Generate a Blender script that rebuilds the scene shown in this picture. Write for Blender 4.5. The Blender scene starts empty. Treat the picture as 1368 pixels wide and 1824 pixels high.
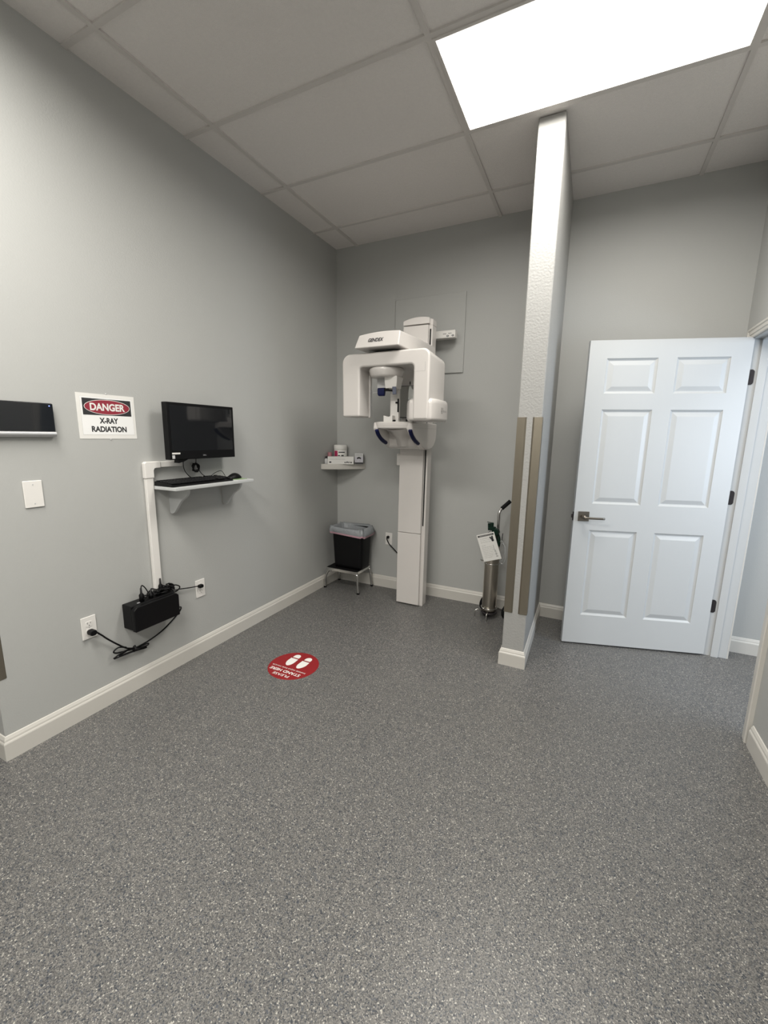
import bpy, bmesh, math, random
from mathutils import Vector, Matrix
random.seed(7)
S = bpy.context.scene
COL = S.collection
PI = math.pi

# ------------------------------------------------------------------ camera
F_PX, YAW, PITCH, ROLL = 744.95, -0.4491, -0.1798, 0.0151
CAM = (2.1812, -3.468, 1.4282)
cd = bpy.data.cameras.new('camera'); cam = bpy.data.objects.new('camera', cd); COL.objects.link(cam)
fw = Vector((math.sin(YAW)*math.cos(PITCH), math.cos(YAW)*math.cos(PITCH), math.sin(PITCH)))
r0 = Vector((math.cos(YAW), -math.sin(YAW), 0)); u0 = r0.cross(fw)
rt = math.cos(ROLL)*r0 + math.sin(ROLL)*u0; up = -math.sin(ROLL)*r0 + math.cos(ROLL)*u0
M = Matrix((rt, up, -fw)).transposed().to_4x4(); M.translation = Vector(CAM)
cam.matrix_world = M
cd.sensor_fit = 'VERTICAL'; cd.sensor_height = 24.0; cd.lens = F_PX*24.0/1824.0; cd.clip_start = 0.05
S.camera = cam
# ------------------------------------------------------------------ light and exposure
S.view_settings.view_transform = 'Standard'; S.view_settings.look = 'None'
S.view_settings.gamma = 1.0; S.view_settings.exposure = 2.18
W = bpy.data.worlds.new('world'); S.world = W; W.use_nodes = True
W.node_tree.nodes['Background'].inputs[0].default_value = (0.6, 0.75, 1.0, 1)
W.node_tree.nodes['Background'].inputs[1].default_value = 0.3
PANEL_E = 0.22           # own glow of the prismatic diffuser sheets
LAMP_W = (10.0, 13.5, 23.0, 7.5)   # tubes of each ceiling light: main, behind camera left, behind camera right (unseen, raised as fill), next room
SPREAD = math.radians(170)
LAMP_C = (1.0, 0.97, 0.92)
DAY_E = 13.0             # daylight through the window of the next room
def area(name, loc, rot, sx, sy, e, colr):
    l = bpy.data.lights.new(name, 'AREA'); l.shape = 'RECTANGLE'; l.size = sx; l.size_y = sy
    l.energy = e; l.color = colr
    o = bpy.data.objects.new(name, l); COL.objects.link(o); o.location = loc; o.rotation_euler = rot
    return o
area('daylight', (4.78, -1.45, 1.5), (PI/2, 0, PI/2), 1.9, 1.3, DAY_E, (0.76, 0.87, 1.0))

# ------------------------------------------------------------------ materials
def mat(name, col, rough=0.5, metal=0.0, bump=0.0, bscale=200, var=0.0, vscale=8, coat=0.0, spec=0.5, bdist=0.001):
    m = bpy.data.materials.new(name); m.use_nodes = True
    nt = m.node_tree; p = nt.nodes['Principled BSDF']
    p.inputs['Base Color'].default_value = (*col, 1); p.inputs['Roughness'].default_value = rough
    p.inputs['Metallic'].default_value = metal; p.inputs['Coat Weight'].default_value = coat
    p.inputs['Specular IOR Level'].default_value = spec
    tc = nt.nodes.new('ShaderNodeTexCoord')
    n = nt.nodes.new('ShaderNodeTexNoise'); n.inputs['Scale'].default_value = vscale; n.inputs['Detail'].default_value = 4
    nt.links.new(tc.outputs['Object'], n.inputs['Vector'])
    mx = nt.nodes.new('ShaderNodeMix'); mx.data_type = 'RGBA'
    mx.inputs[6].default_value = (*[c*(1-var) for c in col], 1); mx.inputs[7].default_value = (*[min(1, c*(1+var)) for c in col], 1)
    nt.links.new(n.outputs['Fac'], mx.inputs[0]); nt.links.new(mx.outputs[2], p.inputs['Base Color'])
    if bump:
        b = nt.nodes.new('ShaderNodeTexNoise'); b.inputs['Scale'].default_value = bscale; b.inputs['Detail'].default_value = 3
        nt.links.new(tc.outputs['Object'], b.inputs['Vector'])
        bp = nt.nodes.new('ShaderNodeBump'); bp.inputs['Strength'].default_value = bump; bp.inputs['Distance'].default_value = bdist
        nt.links.new(b.outputs['Fac'], bp.inputs['Height']); nt.links.new(bp.outputs[0], p.inputs['Normal'])
    return m
MW = mat('wall_paint', (0.405, 0.408, 0.395), 0.55, bump=0.45, bscale=130, bdist=0.0012, var=0.01)
MWP = mat('wall_paint_textured', (0.355, 0.353, 0.342), 0.5, bump=0.8, bscale=90, bdist=0.0022, var=0.01)
MTRIM = mat('trim_paint', (0.555, 0.535, 0.495), 0.35, var=0.02)
MDOOR = mat('door_paint', (0.485, 0.495, 0.495), 0.38, bump=0.15, bscale=300, var=0.01)
MTILE = mat('ceiling_tile', (0.77, 0.735, 0.71), 0.95, bump=0.9, bscale=260, bdist=0.003, var=0.04, vscale=60)
MGRID = mat('ceiling_grid_paint', (0.60, 0.57, 0.545), 0.6)
MWH = mat('white_enamel', (0.62, 0.59, 0.565), 0.25, coat=0.4, var=0.01)
MWHM = mat('white_plastic', (0.72, 0.70, 0.67), 0.4, var=0.01)
MGREYP = mat('light_grey_plastic', (0.52, 0.52, 0.52), 0.35)
MPAPER = mat('paper', (0.72, 0.71, 0.68), 0.6, var=0.02)
MBLK = mat('black_plastic', (0.0035, 0.0035, 0.004), 0.45, spec=0.2)
MBLKM = mat('black_rubber', (0.0035, 0.0035, 0.004), 0.7, spec=0.2)
MSCR = mat('black_glass', (0.006, 0.007, 0.009), 0.06, coat=0.5)
MINK = mat('black_ink', (0.02, 0.02, 0.022), 0.6)
MREDS = mat('dark_red_ink', (0.25, 0.018, 0.035), 0.5)
MRED = mat('decal_red', (0.235, 0.007, 0.010), 0.55, var=0.05)
MPINK = mat('magenta_ink', (0.42, 0.03, 0.10), 0.5)
MBLUE = mat('navy_plastic', (0.003, 0.006, 0.045), 0.5, spec=.25)
MCHR = mat('chrome', (0.62, 0.61, 0.59), 0.18, metal=1)
MSTEEL = mat('brushed_steel', (0.28, 0.25, 0.20), 0.36, metal=0.9, bump=0.1, bscale=400, var=0.1, vscale=3)
MTANK = mat('tank_steel', (0.52, 0.48, 0.42), 0.28, metal=1, var=0.08)
MNIC = mat('bronze_nickel', (0.22, 0.20, 0.175), 0.35, metal=1)
MHINGE = mat('dark_bronze', (0.045, 0.04, 0.042), 0.45, metal=0.6)
MGREEN = mat('regulator_green', (0.003, 0.018, 0.011), 0.45, spec=.25)
MGREENP = mat('mouse_mat_green', (0.22, 0.32, 0.16), 0.6, var=0.3, vscale=40)
MMIRR = mat('mirror_glass', (0.72, 0.74, 0.73), 0.05, metal=1)
MSILV = mat('silver_plastic', (0.55, 0.55, 0.56), 0.3, metal=0.4)
MSLOT = mat('slot_black', (0.004, 0.004, 0.004), 0.8)
MLINE = mat('seam_grey', (0.30, 0.29, 0.28), 0.6)
MGRAYINK = mat('grey_ink', (0.32, 0.32, 0.31), 0.6)
def liner_mat():
    m = mat('bin_liner_plastic', (0.36, 0.38, 0.40), 0.3, bump=0.6, bscale=45, bdist=0.01)
    m.node_tree.nodes['Principled BSDF'].inputs['Transmission Weight'].default_value = 0.25
    m.node_tree.nodes['Principled BSDF'].inputs['Roughness'].default_value = 0.35
    return m
MLINER = liner_mat()
MLINERP = mat('liner_drawstring', (0.50, 0.30, 0.35), 0.45)
MTUBE = mat('clear_tube', (0.45, 0.47, 0.48), 0.2)
def emit_mat(name, col, e, mottled=True):
    m = bpy.data.materials.new(name); m.use_nodes = True; nt = m.node_tree
    for n in list(nt.nodes): nt.nodes.remove(n)
    out = nt.nodes.new('ShaderNodeOutputMaterial'); em = nt.nodes.new('ShaderNodeEmission')
    em.inputs[0].default_value = (*col, 1); em.inputs[1].default_value = e
    if mottled:
        tr = nt.nodes.new('ShaderNodeBsdfTransparent'); tr.inputs[0].default_value = (.92, .92, .91, 1); ad = nt.nodes.new('ShaderNodeAddShader')
        nt.links.new(tr.outputs[0], ad.inputs[0]); nt.links.new(em.outputs[0], ad.inputs[1]); nt.links.new(ad.outputs[0], out.inputs[0])
    else: nt.links.new(em.outputs[0], out.inputs[0])
    if mottled:
        tc = nt.nodes.new('ShaderNodeTexCoord'); n = nt.nodes.new('ShaderNodeTexNoise')
        n.inputs['Scale'].default_value = 5; n.inputs['Detail'].default_value = 3; n.inputs['Distortion'].default_value = 1.5
        r = nt.nodes.new('ShaderNodeMapRange'); r.inputs[1].default_value = 0.35; r.inputs[2].default_value = 0.62
        r.inputs[3].default_value = e*0.86; r.inputs[4].default_value = e
        nt.links.new(tc.outputs['Object'], n.inputs['Vector']); nt.links.new(n.outputs['Fac'], r.inputs[0]); nt.links.new(r.outputs[0], em.inputs[1])
    return m
MEMIT = emit_mat('lit_diffuser', (1.0, 0.955, 0.885), PANEL_E)
MLED = emit_mat('blue_led', (0.1, 0.15, 1.0), 3.0, False)
def floor_mat():
    m = bpy.data.materials.new('flake_floor'); m.use_nodes = True; nt = m.node_tree; p = nt.nodes['Principled BSDF']
    tc = nt.nodes.new('ShaderNodeTexCoord'); mp = nt.nodes.new('ShaderNodeMapping')
    nt.links.new(tc.outputs['Object'], mp.inputs[0])
    nz = nt.nodes.new('ShaderNodeTexNoise'); nz.inputs['Scale'].default_value = 90
    nt.links.new(mp.outputs[0], nz.inputs['Vector'])
    mv = nt.nodes.new('ShaderNodeMix'); mv.data_type = 'VECTOR'; mv.inputs[0].default_value = 0.006
    nt.links.new(mp.outputs[0], mv.inputs[4]); nt.links.new(nz.outputs['Color'], mv.inputs[5])
    def layer(scale, stops):
        v = nt.nodes.new('ShaderNodeTexVoronoi'); v.inputs['Scale'].default_value = scale
        nt.links.new(mv.outputs[1], v.inputs['Vector'])
        sp = nt.nodes.new('ShaderNodeSeparateColor'); nt.links.new(v.outputs['Color'], sp.inputs[0])
        r = nt.nodes.new('ShaderNodeValToRGB'); r.color_ramp.interpolation = 'CONSTANT'
        els = r.color_ramp.elements
        els[0].position = stops[0][0]; els[0].color = (*stops[0][1], 1)
        els[1].position = stops[1][0]; els[1].color = (*stops[1][1], 1)
        for q, c in stops[2:]:
            e = els.new(q); e.color = (*c, 1)
        nt.links.new(sp.outputs[0], r.inputs[0])
        return r, sp
    a, _ = layer(430, [(0, (.050, .050, .051)), (.14, (.083, .082, .081)), (.34, (.115, .112, .107)), (.62, (.147, .142, .134)), (.84, (.20, .192, .178)), (.965, (.36, .345, .315))])
    b, sb = layer(300, [(0, (.030, .036, .045)), (.42, (.070, .077, .088)), (.68, (.19, .183, .168)), (.90, (.40, .385, .345))])
    gt = nt.nodes.new('ShaderNodeMath'); gt.operation = 'GREATER_THAN'; gt.inputs[1].default_value = 0.80
    nt.links.new(sb.outputs[1], gt.inputs[0])
    mx = nt.nodes.new('ShaderNodeMix'); mx.data_type = 'RGBA'
    nt.links.new(gt.outputs[0], mx.inputs[0]); nt.links.new(a.outputs[0], mx.inputs[6]); nt.links.new(b.outputs[0], mx.inputs[7])
    nt.links.new(mx.outputs[2], p.inputs['Base Color'])
    p.inputs['Roughness'].default_value = 0.38; p.inputs['Specular IOR Level'].default_value = 0.45
    bn = nt.nodes.new('ShaderNodeTexNoise'); bn.inputs['Scale'].default_value = 120; nt.links.new(tc.outputs['Object'], bn.inputs['Vector'])
    bp = nt.nodes.new('ShaderNodeBump'); bp.inputs['Strength'].default_value = 0.25; bp.inputs['Distance'].default_value = 0.002
    nt.links.new(bn.outputs['Fac'], bp.inputs['Height']); nt.links.new(bp.outputs[0], p.inputs['Normal'])
    return m
MFLOOR = floor_mat()

# ------------------------------------------------------------------ helpers
def link(name, me, m, parent=None):
    o = bpy.data.objects.new(name, me); COL.objects.link(o)
    for k in (m if isinstance(m, (list, tuple)) else [m]): me.materials.append(k)
    if parent: o.parent = parent
    return o
def obj(name, bm, m, parent=None, smooth=False, bevel=0, seg=2):
    bmesh.ops.recalc_face_normals(bm, faces=bm.faces[:])
    me = bpy.data.meshes.new(name); bm.to_mesh(me); bm.free()
    if smooth or bevel:
        for p in me.polygons: p.use_smooth = True
    o = link(name, me, m, parent)
    if bevel:
        b = o.modifiers.new('bevel', 'BEVEL'); b.width = bevel; b.segments = seg; b.limit_method = 'ANGLE'; b.angle_limit = math.radians(32)
        w = o.modifiers.new('wn', 'WEIGHTED_NORMAL'); w.keep_sharp = True
    return o
def tag(o, label=None, cat=None, group=None, kind=None):
    if label: o['label'] = label
    if cat: o['category'] = cat
    if group: o['group'] = group
    if kind: o['kind'] = kind
    return o
def thing(name, loc, label, cat, group=None):
    # an empty at the base of the thing; parts are built in world coordinates and parented keeping place
    o = bpy.data.objects.new(name, None); COL.objects.link(o); o.location = loc; o.empty_display_size = 0.05
    return tag(o, label, cat, group)
def put(child, root):
    child.parent = root
    child.matrix_parent_inverse = Matrix.Translation(-root.location) if root.type == 'EMPTY' else Matrix.Identity(4)
    return child
def B(): return bmesh.new()
def box(bm, x0, x1, y0, y1, z0, z1, mi=0):
    v = [bm.verts.new((x, y, z)) for z in (z0, z1) for y in (y0, y1) for x in (x0, x1)]
    fs = [(0, 2, 3, 1), (4, 5, 7, 6), (0, 1, 5, 4), (2, 6, 7, 3), (0, 4, 6, 2), (1, 3, 7, 5)]
    for f in fs:
        g = bm.faces.new([v[i] for i in f]); g.material_index = mi
    return v
def boxo(name, b, m, root=None, bevel=0, seg=2):
    bm = B(); box(bm, *b); o = obj(name, bm, m, bevel=bevel, seg=seg)
    return put(o, root) if root else o
def prism(bm, pts, axis, a0, a1, mi=0):
    # pts: outline in the two remaining axes, extruded along axis from a0 to a1
    def mk(p, a):
        q = [p[0], p[1]]; q.insert(axis, a); return bm.verts.new(q)
    A = [mk(p, a0) for p in pts]; C = [mk(p, a1) for p in pts]; n = len(pts)
    for f in (A[::-1], C):
        g = bm.faces.new(f); g.material_index = mi
    for i in range(n):
        g = bm.faces.new((A[i], A[(i+1) % n], C[(i+1) % n], C[i])); g.material_index = mi
def loft(bm, rings, cap=True, closed=True):
    R = [[bm.verts.new(p) for p in r] for r in rings]; n = len(R[0])
    for a, b in zip(R, R[1:]):
        for i in range(n if closed else n-1):
            bm.faces.new((a[i], a[(i+1) % n], b[(i+1) % n], b[i]))
    if cap: bm.faces.new(R[0][::-1]); bm.faces.new(R[-1])
def lathe(bm, prof, c, n=32, axis=2):
    rings = []
    for r, h in prof:
        ring = []
        for k in range(n):
            a = 2*PI*k/n; u, v = r*math.cos(a), r*math.sin(a)
            p = [u, v]; p.insert(axis, h); ring.append(Vector(p)+Vector(c))
        rings.append(ring)
    loft(bm, rings)
def catmull(pts, k=6):
    P = [Vector(p) for p in pts]
    if len(P) < 3: return P
    P = [2*P[0]-P[1]] + P + [2*P[-1]-P[-2]]; out = []
    for i in range(1, len(P)-2):
        for j in range(k):
            t = j/k; a, b, c, d = P[i-1:i+3]
            out.append(0.5*((2*b)+(c-a)*t+(2*a-5*b+4*c-d)*t*t+(3*b-a-3*c+d)*t**3))
    out.append(P[-2]); return out
def tube(bm, pts, r, n=10, smooth=6, flat=None):
    P = catmull(pts, smooth) if smooth else [Vector(p) for p in pts]
    T = [(P[min(i+1, len(P)-1)]-P[max(i-1, 0)]).normalized() for i in range(len(P))]
    ref = Vector((0, 0, 1)) if abs(T[0].z) < 0.9 else Vector((1, 0, 0))
    N = (ref - T[0]*ref.dot(T[0])).normalized(); rings = []
    for p, t in zip(P, T):
        N = (N - t*N.dot(t)).normalized(); Bn = t.cross(N)
        rings.append([p + (N*math.cos(2*PI*k/n) + Bn*math.sin(2*PI*k/n)*(flat or 1))*r for k in range(n)])
    loft(bm, rings)
def tubeo(name, pts, r, m, root=None, n=10, smooth=6, flat=None):
    bm = B(); tube(bm, pts, r, n, smooth, flat); o = obj(name, bm, m, smooth=True)
    e = o.modifiers.new('es', 'EDGE_SPLIT'); e.split_angle = math.radians(50)
    return put(o, root) if root else o
def rrect(x0, x1, y0, y1, r, k=5):
    out = []
    for cx, cy, a0 in ((x1-r, y1-r, 0), (x0+r, y1-r, PI/2), (x0+r, y0+r, PI), (x1-r, y0+r, 1.5*PI)):
        for j in range(k+1):
            a = a0 + PI/2*j/k; out.append((cx+r*math.cos(a), cy+r*math.sin(a)))
    return out
# lettering: real glyph meshes laid on a surface.  face: 'left' wall (+x), 'back' (-y), 'floor' (read from the far side)
BAS = {'left': ((0, 1, 0), (0, 0, 1), (1, 0, 0)), 'back': ((1, 0, 0), (0, 0, 1), (0, -1, 0)), 'floor': ((-1, 0, 0), (0, -1, 0), (0, 0, 1)), 'right': ((0, 1, 0), (0, 0, 1), (1, 0, 0))}
def text(name, body, loc, height, face, m, root=None, width=None, bold=0.0, shear=0.0, spin=0.0):
    c = bpy.data.curves.new('t', 'FONT'); c.body = body; c.align_x = 'CENTER'; c.align_y = 'CENTER'
    c.size = 1; c.offset = bold; c.shear = shear; c.extrude = 0
    t = bpy.data.objects.new('t', c); COL.objects.link(t)
    bpy.context.view_layer.update()
    me = bpy.data.meshes.new_from_object(t.evaluated_get(bpy.context.evaluated_depsgraph_get()))
    bpy.data.objects.remove(t); bpy.data.curves.remove(c)
    xs = [v.co.x for v in me.vertices]; ys = [v.co.y for v in me.vertices]
    cx, cy = (min(xs)+max(xs))/2, (min(ys)+max(ys))/2
    sy = height/(max(ys)-min(ys)); sx = (width/(max(xs)-min(xs))) if width else sy
    X, Y, Z = [Vector(v) for v in BAS[face]] if isinstance(face, str) else [Vector(v) for v in face]
    if spin: X, Y = X*math.cos(spin)+Y*math.sin(spin), Y*math.cos(spin)-X*math.sin(spin)
    L = Vector(loc)
    for v in me.vertices:
        v.co = L + X*((v.co.x-cx)*sx) + Y*((v.co.y-cy)*sy)
    me.materials.clear(); me.name = name
    o = link(name, me, m)
    return put(o, root) if root else o

H = 3.0425; XR = 3.0; XR2 = 3.13; YL = -2.7214
PX0, PX1, PY = 1.7946, 1.9278, -0.9018
DY0, DY1 = -0.135, -1.052      # doorway
DZ = 2.045
# ------------------------------------------------------------------ room shell
bm = B(); box(bm, -2.6, 4.9, -6.1, 0.1, -0.1, 0); tag(obj('floor', bm, MFLOOR), kind='structure')
XA, Y0, T = 0.2134, 0.3449, 0.6096
# ceiling: lay-in tiles a little above the T bars
bm = B(); box(bm, -2.6, 4.9, -6.1, 0.1, H+0.008, H+0.1)
ceil = tag(obj('ceiling', bm, MTILE), kind='structure')
bm = B(); hw = 0.012
rows = [-(Y0+T*k) for k in range(0, 10)]; cols = [XA+2*T*k for k in range(-2, 4)]
for y in rows: box(bm, (-2.6 if y < YL else .001), 4.8, y-hw, y+hw, H, H+0.009)
for i, x in enumerate(cols): box(bm, x-hw, x+hw, -6.0, 0, H-0.0004, H+0.0086)

tag(obj('trim_1', bm, MGRID), kind='structure')
bm = B(); box(bm, -2.6, 4.9, 0, 0.1, 0, H+0.008); tag(obj('wall_back', bm, MW), kind='structure')
bm = B(); prism(bm, [(-2.6, YL), (-0.004, YL), (0, YL+0.004), (0, 0), (-2.6, 0)], 2, 0, H+0.008); tag(obj('wall_left', bm, MW), kind='structure')
bm = B()
box(bm, XR, XR2, -6.1, DY1, 0, H+0.008); box(bm, XR, XR2, DY0, 0, 0, H+0.008); box(bm, XR, XR2, DY1, DY0, DZ, H+0.008)
tag(obj('wall_right', bm, MW), kind='structure')
bm = B(); box(bm, -2.6, 4.9, -6.1, -6.0, 0, H); tag(obj('wall_front', bm, MW), kind='structure')
bm = B(); box(bm, 4.8, 4.9, -6.0, -2.4, 0, H); box(bm, 4.8, 4.9, -.5, 0, 0, H); box(bm, 4.8, 4.9, -2.4, -.5, 0, .85); box(bm, 4.8, 4.9, -2.4, -.5, 2.15, H)
tag(obj('wall_far_right', bm, MW), kind='structure')
bm = B(); box(bm, 4.8, 4.86, -2.4, -2.35, .85, 2.15); box(bm, 4.8, 4.86, -.55, -.5, .85, 2.15); box(bm, 4.8, 4.86, -2.35, -.55, .85, .9); box(bm, 4.8, 4.86, -2.35, -.55, 2.1, 2.15); box(bm, 4.81, 4.85, -1.47, -1.43, .9, 2.1)
tag(obj('window_1', bm, MTRIM), kind='structure')
bm = B(); box(bm, -2.7, -2.6, -6.0, YL, 0, H); tag(obj('wall_far_left', bm, MW), kind='structure')
# partition stub wall
bm = B(); r = 0.004
prism(bm, [(PX0, 0), (PX0, PY+r), (PX0+r, PY), (PX1-r, PY), (PX1, PY+r), (PX1, 0)], 2, 0, H+0.002)
tag(obj('wall_partition', bm, MWP), kind='structure')
# baseboards: moulded profile swept with mitres
HB = 0.110
PROF = [(0, 0), (0.0150, 0), (0.0150, 0.078), (0.0135, 0.083), (0.0105, 0.088), (0.0092, 0.096), (0.0065, 0.102), (0.004, 0.108), (0, HB)]
def sweep_plan(name, path, prof, m, kind='structure'):
    # path runs so that the room lies on its left-hand side
    n = len(path); offs = []
    for i in range(n):
        d0 = (Vector(path[i])-Vector(path[i-1])).normalized() if i > 0 else None
        d1 = (Vector(path[i+1])-Vector(path[i])).normalized() if i < n-1 else None
        if d0 is None: d0 = d1
        if d1 is None: d1 = d0
        n0 = Vector((-d0.y, d0.x)); n1 = Vector((-d1.y, d1.x)); b = (n0+n1); b = b/(b.length_squared)*2
        offs.append(b)
    bm = B(); rings = [[(path[i][0]+offs[i].x*t, path[i][1]+offs[i].y*t, z) for t, z in prof] for i in range(n)]
    loft(bm, rings); return tag(obj(name, bm, m), kind=kind)
sweep_plan('baseboard_left', [(0, 0), (0, YL), (-2.5, YL)], PROF, MTRIM)
sweep_plan('baseboard_back', [(PX0, 0), (0, 0)], PROF, MTRIM)
sweep_plan('baseboard_partition', [(PX1, 0), (PX1, PY), (PX0, PY), (PX0, 0)], PROF, MTRIM)
sweep_plan('baseboard_back_right', [(XR, DY0+0.062), (XR, 0), (PX1, 0)], PROF, MTRIM)
sweep_plan('baseboard_right', [(XR, -5.9), (XR, DY1-0.062)], PROF, MTRIM)
sweep_plan('baseboard_far_room', [(4.8, -5.9), (4.8, 0), (XR2, 0)], PROF, MTRIM)

# doorway lining, stop and moulded casing
bm = B()
jt = 0.018
box(bm, XR-0.001, XR2+0.001, DY0-jt, DY0, 0, DZ); box(bm, XR-0.001, XR2+0.001, DY1, DY1+jt, 0, DZ)
box(bm, XR-0.001, XR2+0.001, DY1+jt, DY0-jt, DZ-jt, DZ)
sx0, sx1 = XR+0.042, XR+0.083
box(bm, sx0, sx1, DY0-jt-0.011, DY0-jt, 0, DZ-jt); box(bm, sx0, sx1, DY1+jt, DY1+jt+0.011, 0, DZ-jt); box(bm, sx0, sx1, DY1+jt+.011, DY0-jt-.011, DZ-jt-0.011, DZ-jt)
tag(obj('trim_2', bm, MDOOR, bevel=0.0015, seg=1), kind='structure')
def casing(name, x, sgn):
    # profile across the casing: (distance from opening, thickness)
    pr = [(0, 0), (0, 0.009), (0.004, 0.012), (0.018, 0.012), (0.022, 0.016), (0.040, 0.016), (0.046, 0.020), (0.056, 0.020), (0.060, 0.016), (0.060, 0)]
    ya, yb, z = DY0-jt+0.004, DY1+jt-0.004, DZ-jt+0.004
    bm = B(); rings = []
    for (yy, zz, oy, oz) in ((ya, 0, 1, 0), (ya, z, 1, 1), (yb, z, -1, 1), (yb, 0, -1, 0)):
        rings.append([(x+sgn*t, yy+oy*d, zz+oz*d) for d, t in pr])
    loft(bm, rings); return tag(obj(name, bm, MTRIM), kind='structure')
casing('trim_3', XR, -1); casing('trim_4', XR2, 1)

# ------------------------------------------------------------------ six panel door, standing open
DA = Vector((2.1308, -0.4215, 0)); DB = Vector((3.0020, -0.1735, 0))
dd = (DB-DA); DW = dd.length; du = dd.normalized(); dn = Vector((du.y, -du.x, 0))   # dn points to the camera side
DTH = 0.035; DZ0 = 0.012; DH = 2.022
def dpt(s, n, z): return DA + du*s + dn*n + Vector((0, 0, z))
XS = [0, .105, .400, .505, .797, DW]; ZS = [DZ0, .223, .827, 1.007, 1.615, 1.714, 1.926, DZ0+DH]
bm = B()
def quad(pts): bm.faces.new([bm.verts.new(p) for p in pts])
for n_, sg in ((0, 1), (-DTH, -1)):
    for i in range(5):
        for j in range(7):
            x0, x1, z0, z1 = XS[i], XS[i+1], ZS[j], ZS[j+1]
            if i in (1, 3) and j in (1, 3, 5):
                prev = (x0, x1, z0, z1, 0)
                for ins, dep in ((.003, -.004), (.012, -.009), (.016, -.009), (.040, -.002), (.043, -.0015)):
                    cur = (x0+ins, x1-ins, z0+ins, z1-ins, dep*sg)
                    a = [(prev[0], prev[2]), (prev[1], prev[2]), (prev[1], prev[3]), (prev[0], prev[3])]
                    c = [(cur[0], cur[2]), (cur[1], cur[2]), (cur[1], cur[3]), (cur[0], cur[3])]
                    for k in range(4):
                        k2 = (k+1) % 4
                        quad([dpt(a[k][0], n_+prev[4], a[k][1]), dpt(a[k2][0], n_+prev[4], a[k2][1]), dpt(c[k2][0], n_+cur[4], c[k2][1]), dpt(c[k][0], n_+cur[4], c[k][1])])
                    prev = cur
                quad([dpt(prev[0], n_+prev[4], prev[2]), dpt(prev[1], n_+prev[4], prev[2]), dpt(prev[1], n_+prev[4], prev[3]), dpt(prev[0], n_+prev[4], prev[3])])
            else:
                quad([dpt(x0, n_, z0), dpt(x1, n_, z0), dpt(x1, n_, z1), dpt(x0, n_, z1)])
z0, z1 = ZS[0], ZS[-1]
quad([dpt(0, 0, z0), dpt(0, 0, z1), dpt(0, -DTH, z1), dpt(0, -DTH, z0)]); quad([dpt(DW, 0, z0), dpt(DW, 0, z1), dpt(DW, -DTH, z1), dpt(DW, -DTH, z0)])
quad([dpt(0, 0, z1), dpt(DW, 0, z1), dpt(DW, -DTH, z1), dpt(0, -DTH, z1)]); quad([dpt(0, 0, z0), dpt(DW, 0, z0), dpt(DW, -DTH, z0), dpt(0, -DTH, z0)])
bmesh.ops.remove_doubles(bm, verts=bm.verts[:], dist=0.0002)
door = tag(obj('door_1', bm, MDOOR), kind='structure')
def dbox(bm, s0, s1, n0, n1, z0, z1):
    P = [dpt(s, n, z) for z in (z0, z1) for n in (n0, n1) for s in (s0, s1)]; v = [bm.verts.new(p) for p in P]
    for f in [(0, 2, 3, 1), (4, 5, 7, 6), (0, 1, 5, 4), (2, 6, 7, 3), (0, 4, 6, 2), (1, 3, 7, 5)]: bm.faces.new([v[i] for i in f])
for nm, n0, sg in (('door_handle', 0, 1), ('door_handle', -DTH, -1)):
    bm = B(); dbox(bm, .026, .094, n0, n0+sg*0.008, .887, .952)
    h = obj(nm, bm, MNIC, bevel=0.001, seg=1); put(h, door)
    bm = B(); tube(bm, [dpt(.058, n0+sg*.006, .917), dpt(.058, n0+sg*.030, .917), dpt(.060, n0+sg*.046, .917)], 0.013, 16, 0)
    tube(bm, [dpt(.052, n0+sg*.048, .917), dpt(.075, n0+sg*.052, .916), dpt(.13, n0+sg*.053, .915), dpt(.178, n0+sg*.052, .915)], 0.0075, 12, 4, 0.7)
    put(obj('lever', bm, MNIC, smooth=True), h)
bm = B(); dbox(bm, -.0015, .001, -.030, -.006, .885, .945); dbox(bm, -.011, .001, -.024, -.012, .905, .927); put(obj('latch', bm, MHINGE), door)
for zc in (1.808, 1.076, .350):
    bm = B()
    jy = DY0-jt
    pts = [(XR+0.001, zc-.0445), (XR+.020, zc-.0445), (XR+.027, zc-.040), (XR+.031, zc-.032), (XR+.031, zc+.032), (XR+.027, zc+.040), (XR+.020, zc+.0445), (XR+0.001, zc+.0445)]
    prism(bm, pts, 1, jy-.0025, jy-.0001)
    tube(bm, [(XR-.005, jy-.004, zc-.0445), (XR-.005, jy-.004, zc+.0445)], .0055, 12, 0)
    hg = put(obj('hinge', bm, MHINGE), door)

# ------------------------------------------------------------------ ceiling lights
def troffer(xc, yc, label, watts):
    t = thing('ceiling_light', (xc, yc, H), label, 'ceiling light', 'ceiling lights')
    x0, x1, y0, y1 = xc-T+hw, xc+T-hw, yc-T/2+hw, yc+T/2-hw
    bm = B()
    for q in ((x0, x1, y0, y0+.012), (x0, x1, y1-.012, y1), (x0, x0+.012, y0+.012, y1-.012), (x1-.012, x1, y0+.012, y1-.012)): box(bm, *q, H-.004, H+.007)
    put(obj('frame', bm, MGRID), t)
    bm = B(); bm.faces.new([bm.verts.new(p) for p in ((x0+.012, y0+.012, H), (x0+.012, y1-.012, H), (x1-.012, y1-.012, H), (x1-.012, y0+.012, H))])
    put(obj('diffuser', bm, MEMIT), t)
    l = area('tubes', (xc, yc, H+.005), (0, 0, 0), x1-x0-.03, y1-y0-.03, watts, LAMP_C); l.data.spread = SPREAD; put(l, t)
    return t
XC = XA+3*T
troffer(XC, -(Y0+1.5*T), 'long rectangular ceiling light glowing warm white above the stub wall', LAMP_W[0])
troffer(XA+T, -(Y0+4.5*T), 'lit ceiling panel behind the camera over the room', LAMP_W[1])
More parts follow.
